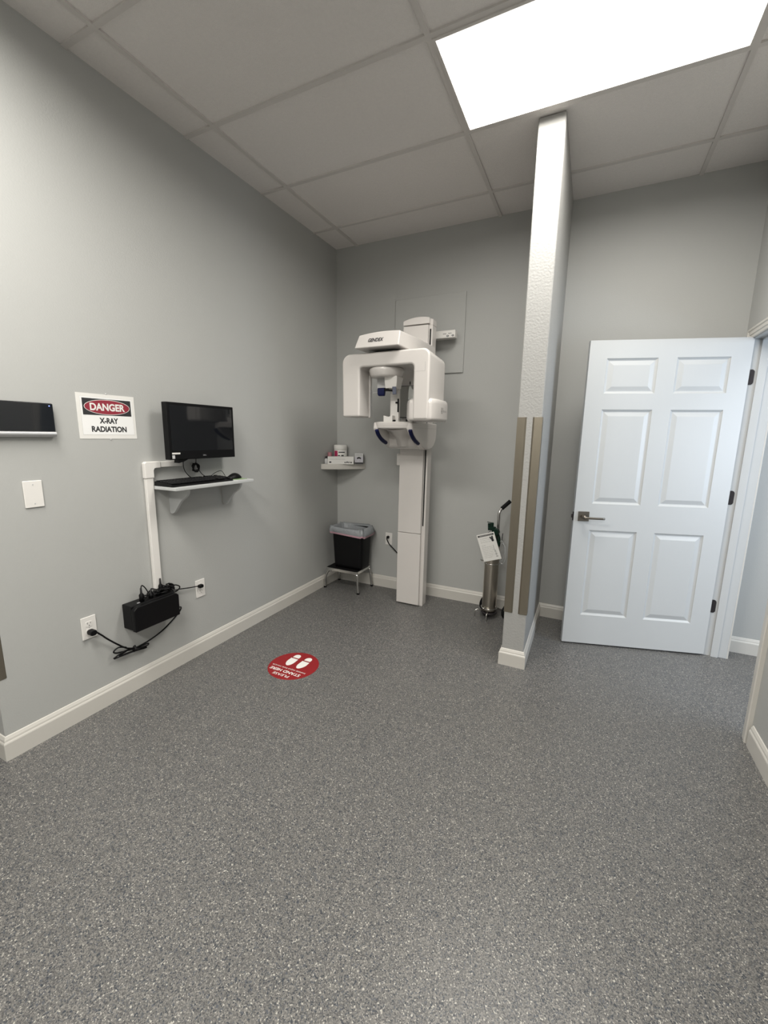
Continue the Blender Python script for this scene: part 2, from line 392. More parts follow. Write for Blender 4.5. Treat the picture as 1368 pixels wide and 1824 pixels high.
troffer(XC, -(Y0+7.5*T), 'unseen ceiling panel behind the camera, raised as fill light', LAMP_W[2])  # unseen panel, its power raised to fill the room with light
troffer(XA+7*T-.5, -(Y0+3.5*T), 'lit ceiling panel in the room through the doorway', LAMP_W[3])

# ------------------------------------------------------------------ corner guards
def guard(x, sgn, y, label, z0=.355, z1=1.546):
    # L-shaped steel angle on a vertical outside corner; sgn gives the side the wall face runs to
    t = 0.0022; w = 0.050; g = 0.004
    pts = [(x-sgn*t, y-t), (x+sgn*(w-.009), y-t-.003), (x+sgn*w, y-.0002), (x, y-.0002), (x-sgn*.0002, y), (x-sgn*.0002, y+w), (x-sgn*t, y+w-g)]
    bm = B(); prism(bm, pts, 2, z0, z1)
    return tag(obj('corner_guard', bm, MSTEEL), label, 'corner guard', 'steel corner guards')
guard(PX0, 1, PY, 'brushed steel corner guard on the left edge of the stub wall end')
guard(PX1, -1, PY, 'brushed steel corner guard on the right edge of the stub wall end, by the door')
bm = B(); t_ = .0022; prism(bm, [(t_, YL-t_), (t_, YL+.033), (.0002, YL+.036), (.0002, YL), (0, YL-.0002), (-.05, YL-.0002), (-.048, YL-t_)], 2, .372, 1.58)
tag(obj('corner_guard', bm, MSTEEL), 'steel corner guard at the left picture edge, low on the left wall corner', 'corner guard', 'steel corner guards')

# ------------------------------------------------------------------ panoramic x-ray machine
R = thing('panoramic_xray_machine', (.905, -.25, 0), 'tall white dental x-ray machine with rotating arm on a wall-side column', 'x-ray machine')
def P(name, bm, m, bevel=0, seg=3, parent=R, smooth=False): return put(obj(name, bm, m, bevel=bevel, seg=seg, smooth=smooth), parent)
def lean(bm):
    for v in bm.verts:
        if v.co.z > 1.9: v.co.x += .012
    return bm
# column: rear body, front cover with seam, rail slot, arched cap
bm = B(); box(bm, .790, 1.020, -.280, -.195, 0, 2.262); col = P('column', lean(bm), MWH, .003)
bm = B(); box(bm, .788, .993, -.307, -.2805, 0.010, .632); P('lower_cover', bm, MWH, .004)
bm = B(); box(bm, .788, .993, -.307, -.2805, .635, 2.262); P('upper_cover', lean(bm), MWH, .004)
bm = B(); box(bm, .9985, 1.0085, -.2825, -.2802, .70, 2.235); P('rail_slot', lean(bm), MSLOT)
def arch(x0, x1, z0, z1, k=10): return [(x0, z0-.03)] + [(x0+(x1-x0)*i/k, z0+(z1-z0)*(1-(abs(i/k-.6)/.6)**2)) for i in range(k+1)] + [(x1, z0-.03)]
bm = B(); prism(bm, arch(.800, 1.012, 2.300, 2.322), 1, -.308, -.279); prism(bm, arch(.820, 1.0325, 2.292, 2.314), 1, -.279, -.195); P('column_cap', bm, MWH, .002, 2)
bm = B(); box(bm, .752, .789, -.275, -.235, 1.19, 1.285); P('side_box', bm, MWHM, .004)
bm = B(); box(bm, .85, .96, -.195, -.012, 2.10, 2.20); P('wall_bracket', bm, MGREYP, .004)
# hood that reaches forward from the column
def ring(x0, x1, y0, y1, z): return [(x0, y0, z), (x1, y0, z), (x1, y1, z), (x0, y1, z)]
bm = B(); xs = [0, .2, .5, .8, 1]
def hoodring(y, x0b, x1b, x0t, x1t, zb, zt):
    top = [(x0t+(x1t-x0t)*k/8, y[1]+0, zt-.014*(abs(k/8-.62)/.62)**2) for k in range(9)]
    bot = [(x1b, y[0], zb), (x0b, y[0], zb)]
    return top + bot
rings = [hoodring((-.905, -.880), .704, 1.030, .728, 1.030, 2.000, 2.100), hoodring((-.60, -.60), .715, 1.040, .735, 1.036, 2.000, 2.112), hoodring((-.245, -.245), .74, 1.050, .75, 1.046, 2.000, 2.112)]
loft(bm, rings); hood = P('hood', bm, MWH, .008, 3)
bm = B(); box(bm, .76, 1.0, -.80, -.60, 1.972, 1.991); P('arm_pivot', bm, MSLOT)
# the maker's lettering on the sloped front of the hood
fy = Vector((0, .025, .095)).normalized()
text('lettering', 'GENDEX', (.862, -.8940, 2.047), .024, ((1, 0, 0), tuple(fy), (0, -1, .26)), MINK, hood, width=.112, bold=.03, shear=.25)
# rotating arm: front arch, deeper beam and right leg behind it
def archU(xo0, xo1, xi0, xi1, zt, zi, zl, zr, ro=.055, ri=.020, k=5):
    pts = [(xo0+.004, zl)]
    for j in range(k+1):
        a = PI - PI/2*j/k; pts.append((xo0+ro+ro*math.cos(a), zt-ro+ro*math.sin(a)-.006))
    for j in range(k+1):
        a = PI/2 - PI/2*j/k; pts.append((xo1-ro*.8+ro*.8*math.cos(a), zt-ro*.8+ro*.8*math.sin(a)))
    pts += [(xo1, zr), (xi1, zr)]
    for j in range(4):
        a = PI/2*j/3; pts.append((xi1-ri+ri*math.cos(a), zi-ri+ri*math.sin(a)))
    for j in range(4):
        a = PI/2 + PI/2*j/3; pts.append((xi0+ri+ri*math.cos(a), zi-ri+ri*math.sin(a)))
    pts += [(xi0, zl)]
    return pts
bm = B(); prism(bm, archU(.573, 1.222, .713, 1.112, 1.986, 1.890, 1.557, 1.537, ro=.06), 1, -.845, -.520)
for v in bm.verts:
    if v.co.y > -.6:
        if v.co.x < .80: v.co.y = -.690
        elif v.co.z > 1.93: v.co.z -= .022
arm = P('rotating_arm', bm, MWH, .014, 4); arm.modifiers['bevel'].use_clamp_overlap = False
bm = B(); box(bm, .585, .722, -.700, -.668, 1.556, 1.90); P('sensor_head', bm, MWH, .008)
bm = B(); box(bm, .7215, .7245, -.700, -.672, 1.565, 1.75); P('sensor_window', bm, MGREYP, .001, 1)
# tube housing at the foot of the right leg
bm = B()
def tubering(s, z):
    base = [(1.085, -.835), (1.050, -.790), (1.035, -.740), (1.035, -.62), (1.09, -.535), (1.245, -.535), (1.268, -.58), (1.268, -.775), (1.240, -.835), (1.222, -.842), (1.12, -.842)]
    cx, cy = 1.155, -.69
    return [(cx+(x-cx)*s, cy+(y-cy)*s, z) for x, y in base]
loft(bm, [tubering(.88, 1.528), tubering(.97, 1.536), tubering(1, 1.55), tubering(1, 1.64), tubering(.97, 1.66), tubering(.88, 1.674)])
tubeh = P('tube_head', bm, MWH, .006, 2)
text('lettering', 'GX', (1.2690, -.70, 1.602), .022, 'left', MGRAYINK, tubeh, width=.030, bold=.01)
text('lettering', 'DP-700', (1.2690, -.645, 1.598), .013, 'left', MGRAYINK, tubeh, width=.055)
bm = B(); zz = 1.580; 
for q in ((-.720, -.678, 1.584, 1.5855), (-.720, -.678, 1.6185, 1.620), (-.720, -.7185, 1.584, 1.620), (-.6795, -.678, 1.584, 1.620)): box(bm, 1.2680, 1.2690, *q)
P('logo_frame', bm, MGRAYINK, parent=tubeh)
bm = B(); box(bm, 1.128, 1.194, -.8454, -.8449, 1.842, 1.8430); box(bm, 1.193, 1.194, -.8454, -.8449, 1.842, 1.90); P('arm_seam', bm, MLINE)
# hub disc under the arm, head support and tilted sliding bar
bm = B(); lathe(bm, [(.09, 1.826), (.106, 1.829), (.114, 1.842), (.122, 1.868), (.123, 1.880), (.119, 1.888), (.09, 1.890)], (.858, -.715, 0), 40)
hub = P('hub_disc', bm, MWH, smooth=True); hub.modifiers.new('es', 'EDGE_SPLIT').split_angle = math.radians(50)
bm = B(); lathe(bm, [(.116, 1.889), (.116, 1.903)], (.858, -.715, 0), 40); P('hub_ring', bm, MSLOT)
bm = B(); loft(bm, [ring(.873, .957, -.765, -.68, 1.752), ring(.870, .962, -.770, -.68, 1.79), ring(.868, .966, -.775, -.66, 1.832)]); P('head_support', bm, MWHM, .005)
bm = B(); box(bm, .785, .865, -.72, -.66, 1.750, 1.832); P('support_bracket', bm, MGREYP, .006)
bm = B(); box(bm, .862, .929, -.655, -.628, 1.525, 1.83); P('support_bar', bm, MWHM, .004)
bm = B(); box(bm, .922, .931, -.662, -.654, 1.598, 1.690); box(bm, .907, .931, -.664, -.655, 1.658, 1.670); P('height_slider', bm, MBLK)
# blue forehead rest, rod and side pad
bm = B(); loft(bm, [ring(.819, .862, -.765, -.74, 1.703), ring(.814, .865, -.770, -.74, 1.718), ring(.814, .867, -.770, -.735, 1.757)]); P('forehead_rest', bm, MBLUE, .005)
bm = B(); box(bm, .865, .894, -.762, -.745, 1.735, 1.757); tube(bm, [(.877, -.755, 1.742), (.932, -.75, 1.738)], .007, 10, 0); P('rest_rod', bm, MBLK)
bm = B(); loft(bm, [ring(.932, .960, -.770, -.760, 1.710), ring(.928, .956, -.770, -.760, 1.762)]); P('temple_pad', bm, mat('slate_blue_plastic', (.09, .10, .14), .5), .002)
bm = B(); tube(bm, [(.745, -.70, 1.732), (.818, -.735, 1.732)], .0035, 8, 0); P('temple_rod', bm, MGREYP)
# mirror on the column face, outlined in black
bm = B(); box(bm, .790, .992, -.330, -.3072, 1.575, 1.818); mir = P('mirror', bm, MSLOT)
bm = B(); box(bm, .7935, .9885, -.3310, -.3301, 1.5785, 1.8145); P('mirror_glass', bm, MMIRR, parent=mir)
bm = B(); box(bm, .867, .873, -.312, -.3072, 1.828, 1.852); P('latch_slot', bm, MSLOT)
# chin shelf with cradle, carriage behind it, cheeks carrying the blue hand grips
def shelfplan(z, s=0):
    x0, x1 = .746+s, 1.052-s
    return [(x0, -.30, z), (x0, -.655, z), (x0+.008, -.680+s, z), (x0+.028, -.702+s, z), (x0+.06, -.714+s, z), (.90, -.722+s, z), (x1-.06, -.714+s, z), (x1-.028, -.702+s, z), (x1-.008, -.680+s, z), (x1, -.655, z), (x1, -.30, z)]
bm = B(); loft(bm, [shelfplan(1.478, .012), shelfplan(1.486, .002), shelfplan(1.503), shelfplan(1.5035, .0015), shelfplan(1.5045, .0015), shelfplan(1.505), shelfplan(1.522), shelfplan(1.530, .010)])
P('chin_shelf', bm, MWH, .004, 2)
bm = B(); k = 8
pr = [(.833, 1.529), (.903, 1.529), (.903, 1.574)] + [(.903-.070*j/k, 1.574-.010*math.sin(PI*j/k)) for j in range(1, k)] + [(.833, 1.574)]
prism(bm, pr, 1, -.705, -.66); P('chin_cradle', bm, MWHM, .003, 2)
bm = B(); box(bm, .906, .922, -.70, -.685, 1.531, 1.543); P('cradle_knob', bm, MBLK, .002, 1)
bm = B(); box(bm, .962, .974, -.60, -.59, 1.531, 1.552); P('shelf_knob', bm, MBLK, .002, 1)
bm = B(); tube(bm, [(1.02, -.66, 1.535), (1.062, -.66, 1.535), (1.068, -.64, 1.543)], .006, 8, 0); P('pull_lever', bm, MCHR)
car = [(-.190, 1.53), (-.190, 1.44), (-.205, 1.395), (-.240, 1.360), (-.290, 1.338), (-.36, 1.328), (-.44, 1.330), (-.49, 1.342), (-.51, 1.40), (-.51, 1.53)]
bm = B(); prism(bm, car, 0, .760, 1.040); P('carriage', bm, MWH, .022, 4)
ck = [(-.698, 1.525), (-.706, 1.480), (-.690, 1.458), (-.650, 1.424), (-.605, 1.399), (-.56, 1.380), (-.520, 1.368), (-.495, 1.352), (-.44, 1.332), (-.36, 1.326), (-.29, 1.336), (-.24, 1.358), (-.205, 1.395), (-.188, 1.44), (-.188, 1.53)]
bm = B(); prism(bm, ck, 0, 1.012, 1.062); chk = P('side_cheek', bm, MWH, .010, 3)
bm = B(); box(bm, 1.0615, 1.0630, -.690, -.20, 1.4880, 1.4895); P('carriage_seam', bm, MLINE, parent=chk)
bm = B(); prism(bm, ck[:9]+[(-.44, 1.525)], 0, .750, .790); P('side_cheek', bm, MWH, .010, 3)
bm = B(); rg = []
for (y, z, w, h) in ((-.665, 1.474, .118, .010), (-.61, 1.455, .112, .02), (-.56, 1.428, .100, .03), (-.52, 1.395, .105, .045), (-.492, 1.352, .120, .050)):
    rg.append([(.900-w, y+.02, z+h), (.900-w*.62, y+.022, z+h*.4), (.900-w*.30, y-.012, z), (.900, y-.022, z-.004), (.900+w*.30, y-.012, z), (.900+w*.62, y+.022, z+h*.4), (.900+w, y+.02, z+h), (.900, y+.05, z+h+.03)])
loft(bm, rg); P('grip_bowl', bm, MWH, .004, 3)
arc = [(-.706, 1.472), (-.682, 1.443), (-.645, 1.417), (-.600, 1.396), (-.548, 1.380)]
for x in (.783, 1.046):
    tubeo('hand_grip', [(x, y-.004, z-.002) for y, z in arc], .0145, MBLUE, R, 12, 5)
# exposure control box beside the column top
bm = B(); box(bm, .995, 1.160, -.120, -.060, 2.195, 2.252); ctl = P('control_box', bm, MWHM, .004)
for x, z in ((1.075, 2.226), (1.118, 2.228)): put(text('lettering', 'mm', (x, -.1205, z), .007, 'back', MINK, None, width=.026, bold=.02), ctl)
for x, z in ((1.100, 2.210), (1.142, 2.211)):
    bm = B(); n = 14
    a = [(x+.010*math.cos(2*PI*i/n), z+.007*math.sin(2*PI*i/n)) for i in range(n)]
    prism(bm, a, 1, -.1212, -.1195); P('button', bm, MINK, parent=ctl)
    bm = B(); prism(bm, [(x+(p[0]-x)*.5, z+(p[1]-z)*.5) for p in a], 1, -.1222, -.1211); P('button_face', bm, MGREYP, parent=ctl)
# painted backing board behind the machine
bm = B(); box(bm, .596, 1.205, -.012, 0, 1.945, 2.557)
tag(obj('backing_board', bm, MW, bevel=.001, seg=1), 'square wall-coloured backing board on the back wall behind the x-ray machine top', 'board')

# ------------------------------------------------------------------ outlets
def outlet(origin, face, label, plug_top=False):
    # origin = plate centre on the wall; local u along wall, v up, w out of the wall
    X, Y, Z = [Vector(v) for v in BAS[face]]
    L = Vector(origin)
    def lb(bm, u0, u1, v0, v1, w0, w1):
        P8 = [L+X*u+Y*v+Z*w for w in (w0, w1) for v in (v0, v1) for u in (u0, u1)]; vs = [bm.verts.new(p) for p in P8]
        for f in [(0, 2, 3, 1), (4, 5, 7, 6), (0, 1, 5, 4), (2, 6, 7, 3), (0, 4, 6, 2), (1, 3, 7, 5)]: bm.faces.new([vs[i] for i in f])
    def lp(bm, pts, w0, w1):
        A = [bm.verts.new(L+X*u+Y*v+Z*w0) for u, v in pts]; C = [bm.verts.new(L+X*u+Y*v+Z*w1) for u, v in pts]; n = len(pts)
        bm.faces.new(A[::-1]); bm.faces.new(C)
        for i in range(n): bm.faces.new((A[i], A[(i+1) % n], C[(i+1) % n], C[i]))
    t = thing('wall_outlet', tuple(L), label, 'outlet', 'white wall outlets')
    bm = B(); lp(bm, rrect(-.035, .035, -.0575, .0575, .003, 3), 0, .0055); put(obj('plate', bm, MWHM, bevel=.002, seg=2), t)
    for v in (.0195, -.0195):
        bm = B(); lp(bm, rrect(-.0165, .0165, v-.014, v+.014, .0095, 4), .0054, .0072); s = put(obj('socket', bm, MWHM, bevel=.0005, seg=1), t)
        bm = B(); lb(bm, -.0080, -.0060, v+.000, v+.009, .0071, .0076); lb(bm, .0060, .0080, v+.001, v+.008, .0071, .0076); lp(bm, rrect(-.0022, .0022, v-.009, v-.0048, .0018, 3), .0071, .0076)
        put(obj('slots', bm, MSLOT), s)
    bm = B(); lp(bm, [(.0025*math.cos(2*PI*i/10), .0025*math.sin(2*PI*i/10)) for i in range(10)], .0055, .0066); put(obj('screw', bm, MSILV), t)
    return t
outlet((0, -2.342, .460), 'left', 'white duplex outlet low on the left wall, left of the black battery box')
outlet((0, -1.666, .443), 'left', 'small white outlet on the left wall, right of the black battery box')
outlet((.566, 0, .479), 'back', 'white outlet on the back wall between the bin and the x-ray column')
# blank plate
bp_ = thing('blank_wall_plate', (0, -2.499, 1.155), 'blank white wall plate with two screws below the wall tablet', 'wall plate')
bm = B(); prism(bm, rrect(-2.535, -2.463, 1.095, 1.213, .003, 3), 0, 0, .006); put(obj('plate', bm, MWHM, bevel=.0025, seg=2), bp_)
for z in (1.196, 1.112):
    bm = B(); prism(bm, [(-2.499+.003*math.cos(2*PI*i/10), z+.003*math.sin(2*PI*i/10)) for i in range(10)], 0, .0058, .0072); put(obj('screw', bm, MGREYP), bp_)

# ------------------------------------------------------------------ wall tablet
t = thing('wall_tablet', (0, -2.52, 1.40), 'black touch-screen wall tablet with silver lower edge at the left picture edge', 'tablet')
bm = B(); prism(bm, rrect(-2.645, -2.392, 1.412, 1.548, .006, 3), 0, .0, .024); put(obj('body', bm, MBLK, bevel=.003, seg=2), t)
bm = B(); prism(bm, rrect(-2.643, -2.394, 1.426, 1.546, .005, 3), 0, .0238, .0262); put(obj('screen', bm, MSCR, bevel=.001, seg=1), t)
bm = B(); prism(bm, [(.000, 1.402), (.022, 1.402), (.031, 1.412), (.031, 1.420), (.025, 1.425), (0, 1.425)], 1, -2.646, -2.391); put(obj('lower_rim', bm, MSILV, bevel=.002, seg=2), t)
bm = B(); prism(bm, [(-2.408+.0022*math.cos(2*PI*i/10), 1.536+.0016*math.sin(2*PI*i/10)) for i in range(10)], 0, .0261, .0268); put(obj('indicator_light', bm, MLED), t)

# ------------------------------------------------------------------ danger sign
t = thing('danger_sign', (0, -2.14, 1.393), 'laminated red, black and white DANGER X-RAY RADIATION sign on the left wall', 'sign')
def wplate(y0, y1, z0, z1, x0, x1): bm = B(); box(bm, x0, x1, y0, y1, z0, z1); return bm
put(obj('laminate', wplate(-2.283, -2.001, 1.394, 1.609, 0, .0015), MPAPER), t)
put(obj('paper', wplate(-2.266, -2.014, 1.414, 1.593, .0015, .0021), mat('sign_paper', (.80, .80, .79), .35)), t)
put(obj('border_line', wplate(-2.2665, -2.0135, 1.4135, 1.5935, .0013, .0018), MGRAYINK), t)
put(obj('header', wplate(-2.258, -2.022, 1.508, 1.5865, .0021, .0026), MINK), t)
def oval(a, b, x0, x1, cy=-2.140, cz=1.5475):
    bm = B(); prism(bm, [(cy+a*math.cos(2*PI*i/48), cz+b*math.sin(2*PI*i/48)) for i in range(48)], 0, x0, x1); return bm
put(obj('oval_outline', oval(.1115, .0365, .0026, .0029), MPAPER), t)
put(obj('oval', oval(.109, .034, .0029, .0032), MREDS), t)
text('lettering', 'DANGER', (.0035, -2.140, 1.5475), .036, 'left', MPAPER, t, width=.170, bold=.035)
text('lettering', 'X-RAY', (.0025, -2.140, 1.482), .028, 'left', MINK, t, width=.092, bold=.04)
text('lettering', 'RADIATION', (.0025, -2.140, 1.441), .028, 'left', MINK, t, width=.172, bold=.04)
for y, z in ((-2.142, 1.6125), (-2.139, 1.3905)):
    bm = B(); lathe(bm, [(.0005, .0), (.0035, .0002), (.0030, .003), (.0005, .004)], (0, y, z), 10, 0); put(obj('pin', bm, MSILV, smooth=True), t)

# ------------------------------------------------------------------ all-in-one computer on the wall
t = thing('all_in_one_computer', (0, -1.66, 1.27), 'black all-in-one computer monitor mounted above the white keyboard shelf', 'monitor')
yl, yr, zb, zt, xf = -1.893, -1.417, 1.280, 1.594, .108
put(obj('housing', wplate(yl, yr, zb, zt, .068, xf), MBLK, bevel=.003, seg=2), t)
bm = B(); loft(bm, [[(.068, yl+.01, zb+.02), (.068, yr-.01, zb+.02), (.068, yr-.01, zt-.02), (.068, yl+.01, zt-.02)], [(.045, yl+.05, zb+.05), (.045, yr-.05, zb+.05), (.045, yr-.05, zt-.05), (.045, yl+.05, zt-.05)]]); put(obj('rear_shell', bm, MBLK), t)
put(obj('wall_mount', wplate(-1.72, -1.60, 1.36, 1.50, 0, .046), MBLK), t)
put(obj('screen', wplate(yl+.016, yr-.016, zb+.048, zt-.016, xf, xf+.0012), MSCR), t)
put(obj('lower_bezel', wplate(yl+.003, yr-.003, zb+.003, zb+.045, xf, xf+.0010), MBLK), t)
text('lettering', 'DELL', (xf+.0018, -1.6585, zb+.0200), .007, 'left', MSILV, t, width=.024, bold=.01)
put(obj('sticker', wplate(yl+.014, yl+.066, zb+.030, zb+.039, xf+.001, xf+.0014), MPAPER), t)
put(obj('sticker', wplate(yl+.014, yl+.031, zb+.006, zb+.025, xf+.001, xf+.0014), MGREYP), t)
bm = B()
prism(bm, [(-1.830, zb-.001), (-1.770, zb-.001), (-1.800, zb-.014), (-1.832, zb-.020)], 0, .060, .100); put(obj('stand_foot', bm, MBLK), t)

# ------------------------------------------------------------------ white cable raceway
t = thing('cable_raceway', (0, -1.96, .54), 'white plastic cable raceway running down the left wall from the monitor', 'cable cover')
def wp(name, y0, y1, z0, z1, d): put(obj(name, wplate(y0, y1, z0, z1, 0, d), MWHM, bevel=.003, seg=2), t)
wp('vertical_channel', -1.984, -1.940, .535, 1.185, .022)
wp('horizontal_channel', -1.905, -1.745, 1.236, 1.268, .022)
bm = B(); prism(bm, [(-1.988, 1.180), (-1.936, 1.180), (-1.936, 1.222), (-1.930, 1.232), (-1.920, 1.2335), (-1.893, 1.2335), (-1.893, 1.270), (-1.978, 1.270), (-1.988, 1.262)], 0, 0, .026); put(obj('elbow', bm, MWHM, bevel=.003, seg=2), t)

# ------------------------------------------------------------------ keyboard shelf on shaped brackets
SH = 1.135
t = thing('keyboard_shelf', (0, -1.65, .96), 'white wooden wall shelf on two curved brackets under the monitor', 'shelf')
put(obj('board', wplate(-1.9385, -1.348, SH-.019, SH, 0, .195), MDOOR, bevel=.002, seg=1), t)
def bracket(y):
    pts = [(0, SH-.019), (.165, SH-.019), (.163, SH-.040), (.152, SH-.058), (.130, SH-.074), (.105, SH-.090), (.078, SH-.118), (.056, SH-.146), (.038, SH-.166), (.022, SH-.173), (.006, SH-.172), (0, SH-.166)]
    bm = B(); prism(bm, [(p[0], p[1]) for p in pts], 1, y-.009, y+.009); put(obj('bracket', bm, MDOOR, bevel=.0015, seg=1), t)
bracket(-1.830); bracket(-1.433)
# keyboard
t = thing('keyboard', (.095, -1.73, SH), 'black computer keyboard lying on the white wall shelf', 'keyboard')
bm = B(); prism(bm, [(.020, SH+.001), (.168, SH+.001), (.170, SH+.008), (.150, SH+.016), (.020, SH+.026)], 1, -1.937, -1.502); put(obj('case', bm, MBLK, bevel=.003, seg=2), t)
bm = B()
for r_ in range(6):
    x = .150-.0205*r_ if r_ < 5 else .036; z = SH+.0165+.0014*r_
    n = 21
    for k_ in range(n):
        y = -1.930+.0200*k_
        if k_ in (15, 19) and r_ in (0, 5): continue
        box(bm, x-.0085, x+.0085, y, y+.0178, z, z+.007)
kk = put(obj('keys', bm, mat('key_black', (.007, .007, .008), .5, spec=.3), bevel=.001, seg=1), t); kk['kind'] = 'stuff'
# mouse mat and mouse
t = thing('mouse_mat', (.11, -1.42, SH), 'green printed mouse mat with grey rim on the shelf right end', 'mouse mat')
bm = B(); prism(bm, rrect(.020, .188, -1.500, -1.372, .03, 6), 2, SH+.0004, SH+.004); put(obj('rim', bm, MGREYP), t)
bm = B(); prism(bm, rrect(.026, .182, -1.494, -1.378, .026, 6), 2, SH+.004, SH+.0046); put(obj('printed_face', bm, MGREENP), t)
t = thing('computer_mouse', (.10, -1.44, SH+.005), 'black computer mouse on the green mouse mat', 'mouse')
bm = B(); rg = []
for q in range(9):
    s_ = q/8; y = -1.480+.098*s_; w = .031*math.sin(PI*(.10+.80*s_))**.5; h_ = .036*math.sin(PI*(.12+.76*s_)**1.1)**.8
    rg.append([(.105+w*math.cos(PI*j/10), y, SH+.0048+h_*math.sin(PI*j/10)) for j in range(11)])
loft(bm, rg); put(obj('shell', bm, MBLK, smooth=True), t)
tubeo('mouse_cable', [(.080, -1.478, SH+.014), (.062, -1.475, SH+.036), (.050, -1.488, SH+.056), (.04, -1.53, SH+.044), (.030, -1.575, SH+.012)], .0018, MBLK, t)
# cable coil hanging between monitor and shelf
t = thing('cable_coil', (.02, -1.67, 1.17), 'small coil of black cable hanging between monitor and shelf', 'cable')
bm = B(); pts = []
for i in range(90):
    a = 2*PI*i/18; rr = .021+.0045*math.sin(i*1.3); pts.append((.028+.005*math.sin(i*.9)+i*.00012, -1.664+rr*math.cos(a), 1.222+rr*1.1*math.sin(a)))
tube(bm, pts, .0034, 7, 1); put(obj('coil', bm, MBLK, smooth=True), t)
tubeo('cable', [(.030, -1.655, 1.288), (.028, -1.657, 1.262), (.028, -1.655, 1.240), (.030, -1.640, 1.205), (.035, -1.625, 1.180), (.04, -1.60, SH+.026)], .0022, MBLK, t)
tubeo('cable', [(.035, -1.745, 1.288), (.032, -1.752, 1.250), (.032, -1.745, 1.210), (.035, -1.725, 1.180), (.04, -1.705, SH+.026)], .0022, MBLK, t)

# ------------------------------------------------------------------ battery backup box and its cords
t = thing('battery_backup', (0, -2.04, .385), 'black battery backup box fixed low on the left wall below the raceway', 'battery box')
bm = B(); prism(bm, [(-2.170, .381), (-1.906, .381), (-1.906, .518), (-2.170, .518)], 0, .0, .078); put(obj('rear_case', bm, MBLK, bevel=.005, seg=2), t)
bm = B(); prism(bm, [(-2.173, .378), (-1.903, .378), (-1.903, .502), (-1.92, .516), (-2.155, .516), (-2.173, .500)], 0, .078, .108); put(obj('front_case', bm, MBLK, bevel=.005, seg=2), t)
bm = B(); box(bm, .060, .066, -2.125, -2.110, .5175, .521); put(obj('power_button', bm, MSILV), t)
def plug(root, p, d, m=MBLK, s=1):
    d = Vector(d).normalized(); p = Vector(p); bm = B(); tube(bm, [p, p+d*.012*s, p+d*.026*s, p+d*.040*s], .0125*s, 12, 0); tube(bm, [p+d*.038*s, p+d*.058*s], .0055*s, 10, 0)
    return put(obj('plug', bm, m, smooth=True), root)
t = thing('power_cord', (.01, -2.25, .30), 'thick black power cord with tied bundle from the lower left outlet to the box', 'cord')
bm = B(); prism(bm, rrect(-2.358, -2.326, .424, .452, .012, 4), 0, .0078, .042); put(obj('plug', bm, MBLK, bevel=.003, seg=2), t)
cord = [(.030, -2.326, .434), (.030, -2.300, .404), (.024, -2.274, .372), (.022, -2.229, .322), (.022, -2.186, .280), (.022, -2.148, .255), (.022, -2.10, .254), (.022, -2.032, .264), (.022, -1.959, .286), (.024, -1.891, .324), (.026, -1.848, .356), (.032, -1.838, .380), (.045, -1.858, .394), (.055, -1.880, .398), (.060, -1.905, .402)]
tubeo('cord', cord, .0042, MBLK, t)
for pts in ([(-2.185, .283), (-2.227, .302), (-2.252, .290), (-2.236, .273), (-2.187, .262), (-2.130, .250), (-2.071, .241), (-2.060, .248), (-2.10, .250), (-2.15, .262), (-2.187, .280)],
            [(-2.254, .250), (-2.20, .266), (-2.147, .259), (-2.080, .232), (-2.074, .226), (-2.131, .238), (-2.193, .245), (-2.250, .246)],
            [(-2.225, .252), (-2.16, .262), (-2.10, .240), (-2.068, .234), (-2.10, .232), (-2.17, .246), (-2.222, .249)]):
    k_ = len(pts)*.001
    tubeo('bundled_loop', [(.016+k_+.004*math.sin(i*1.4), y, z) for i, (y, z) in enumerate(pts)], .0038, MBLK, t, 8, 6)
bm = B(); tube(bm, [(.018, -2.142, .238), (.034, -2.139, .252), (.018, -2.136, .266)], .008, 8, 3, .6); put(obj('cable_tie', bm, MBLK), t)
t = thing('cord_tangle', (.05, -2.02, .52), 'tangle of black cords and plugs lying on top of the battery box', 'cord')
random.seed(11)
for k_ in range(9):
    pts = []; y0 = -2.10+.022*k_
    for i in range(7):
        pts.append((.048+.030*math.sin(i*1.9+k_), y0+.020*i+.012*math.cos(i*2.3+k_*1.7), .524+.014*abs(math.sin(i*1.1+k_*2))+.007*(k_ % 4)))
    pts = [(p[0], min(p[1], -1.905), p[2]) for p in pts]
    tubeo('cord', pts, .0034, MBLK, t, 8, 5)
def stand_plug(y, x, h):
    bm = B(); loft(bm, [[(x+.013*math.cos(2*PI*j/10)*s_, y+.013*math.sin(2*PI*j/10)*s_, z) for j in range(10)] for s_, z in ((1, .518), (1, .518+h*.5), (.45, .518+h*.62), (.35, .518+h))]); put(obj('plug', bm, MBLK, smooth=True), t)
stand_plug(-2.092, .055, .075); stand_plug(-2.035, .05, .04); stand_plug(-1.99, .045, .035)
stand_plug(-1.958, .030, .085)
tubeo('cord', [(.055, -2.092, .59), (.05, -2.082, .604), (.045, -2.062, .585), (.05, -2.045, .545)], .0030, MBLK, t)
tubeo('cord', [(.06, -1.97, .535), (.040, -1.90, .540), (.030, -1.86, .532), (.024, -1.83, .510), (.024, -1.848, .492), (.028, -1.875, .494), (.034, -1.91, .525), (.04, -1.94, .53)], .0036, MBLK, t)
tubeo('cord', [(.05, -1.99, .54), (.042, -1.93, .526), (.028, -1.87, .502), (.022, -1.827, .494), (.022, -1.76, .480), (.022, -1.695, .470)], .0032, MBLK, t)
bm = B(); prism(bm, rrect(-1.690, -1.660, .452, .474, .008, 4), 0, .0078, .030); put(obj('plug', bm, MBLK, bevel=.003, seg=2), t)
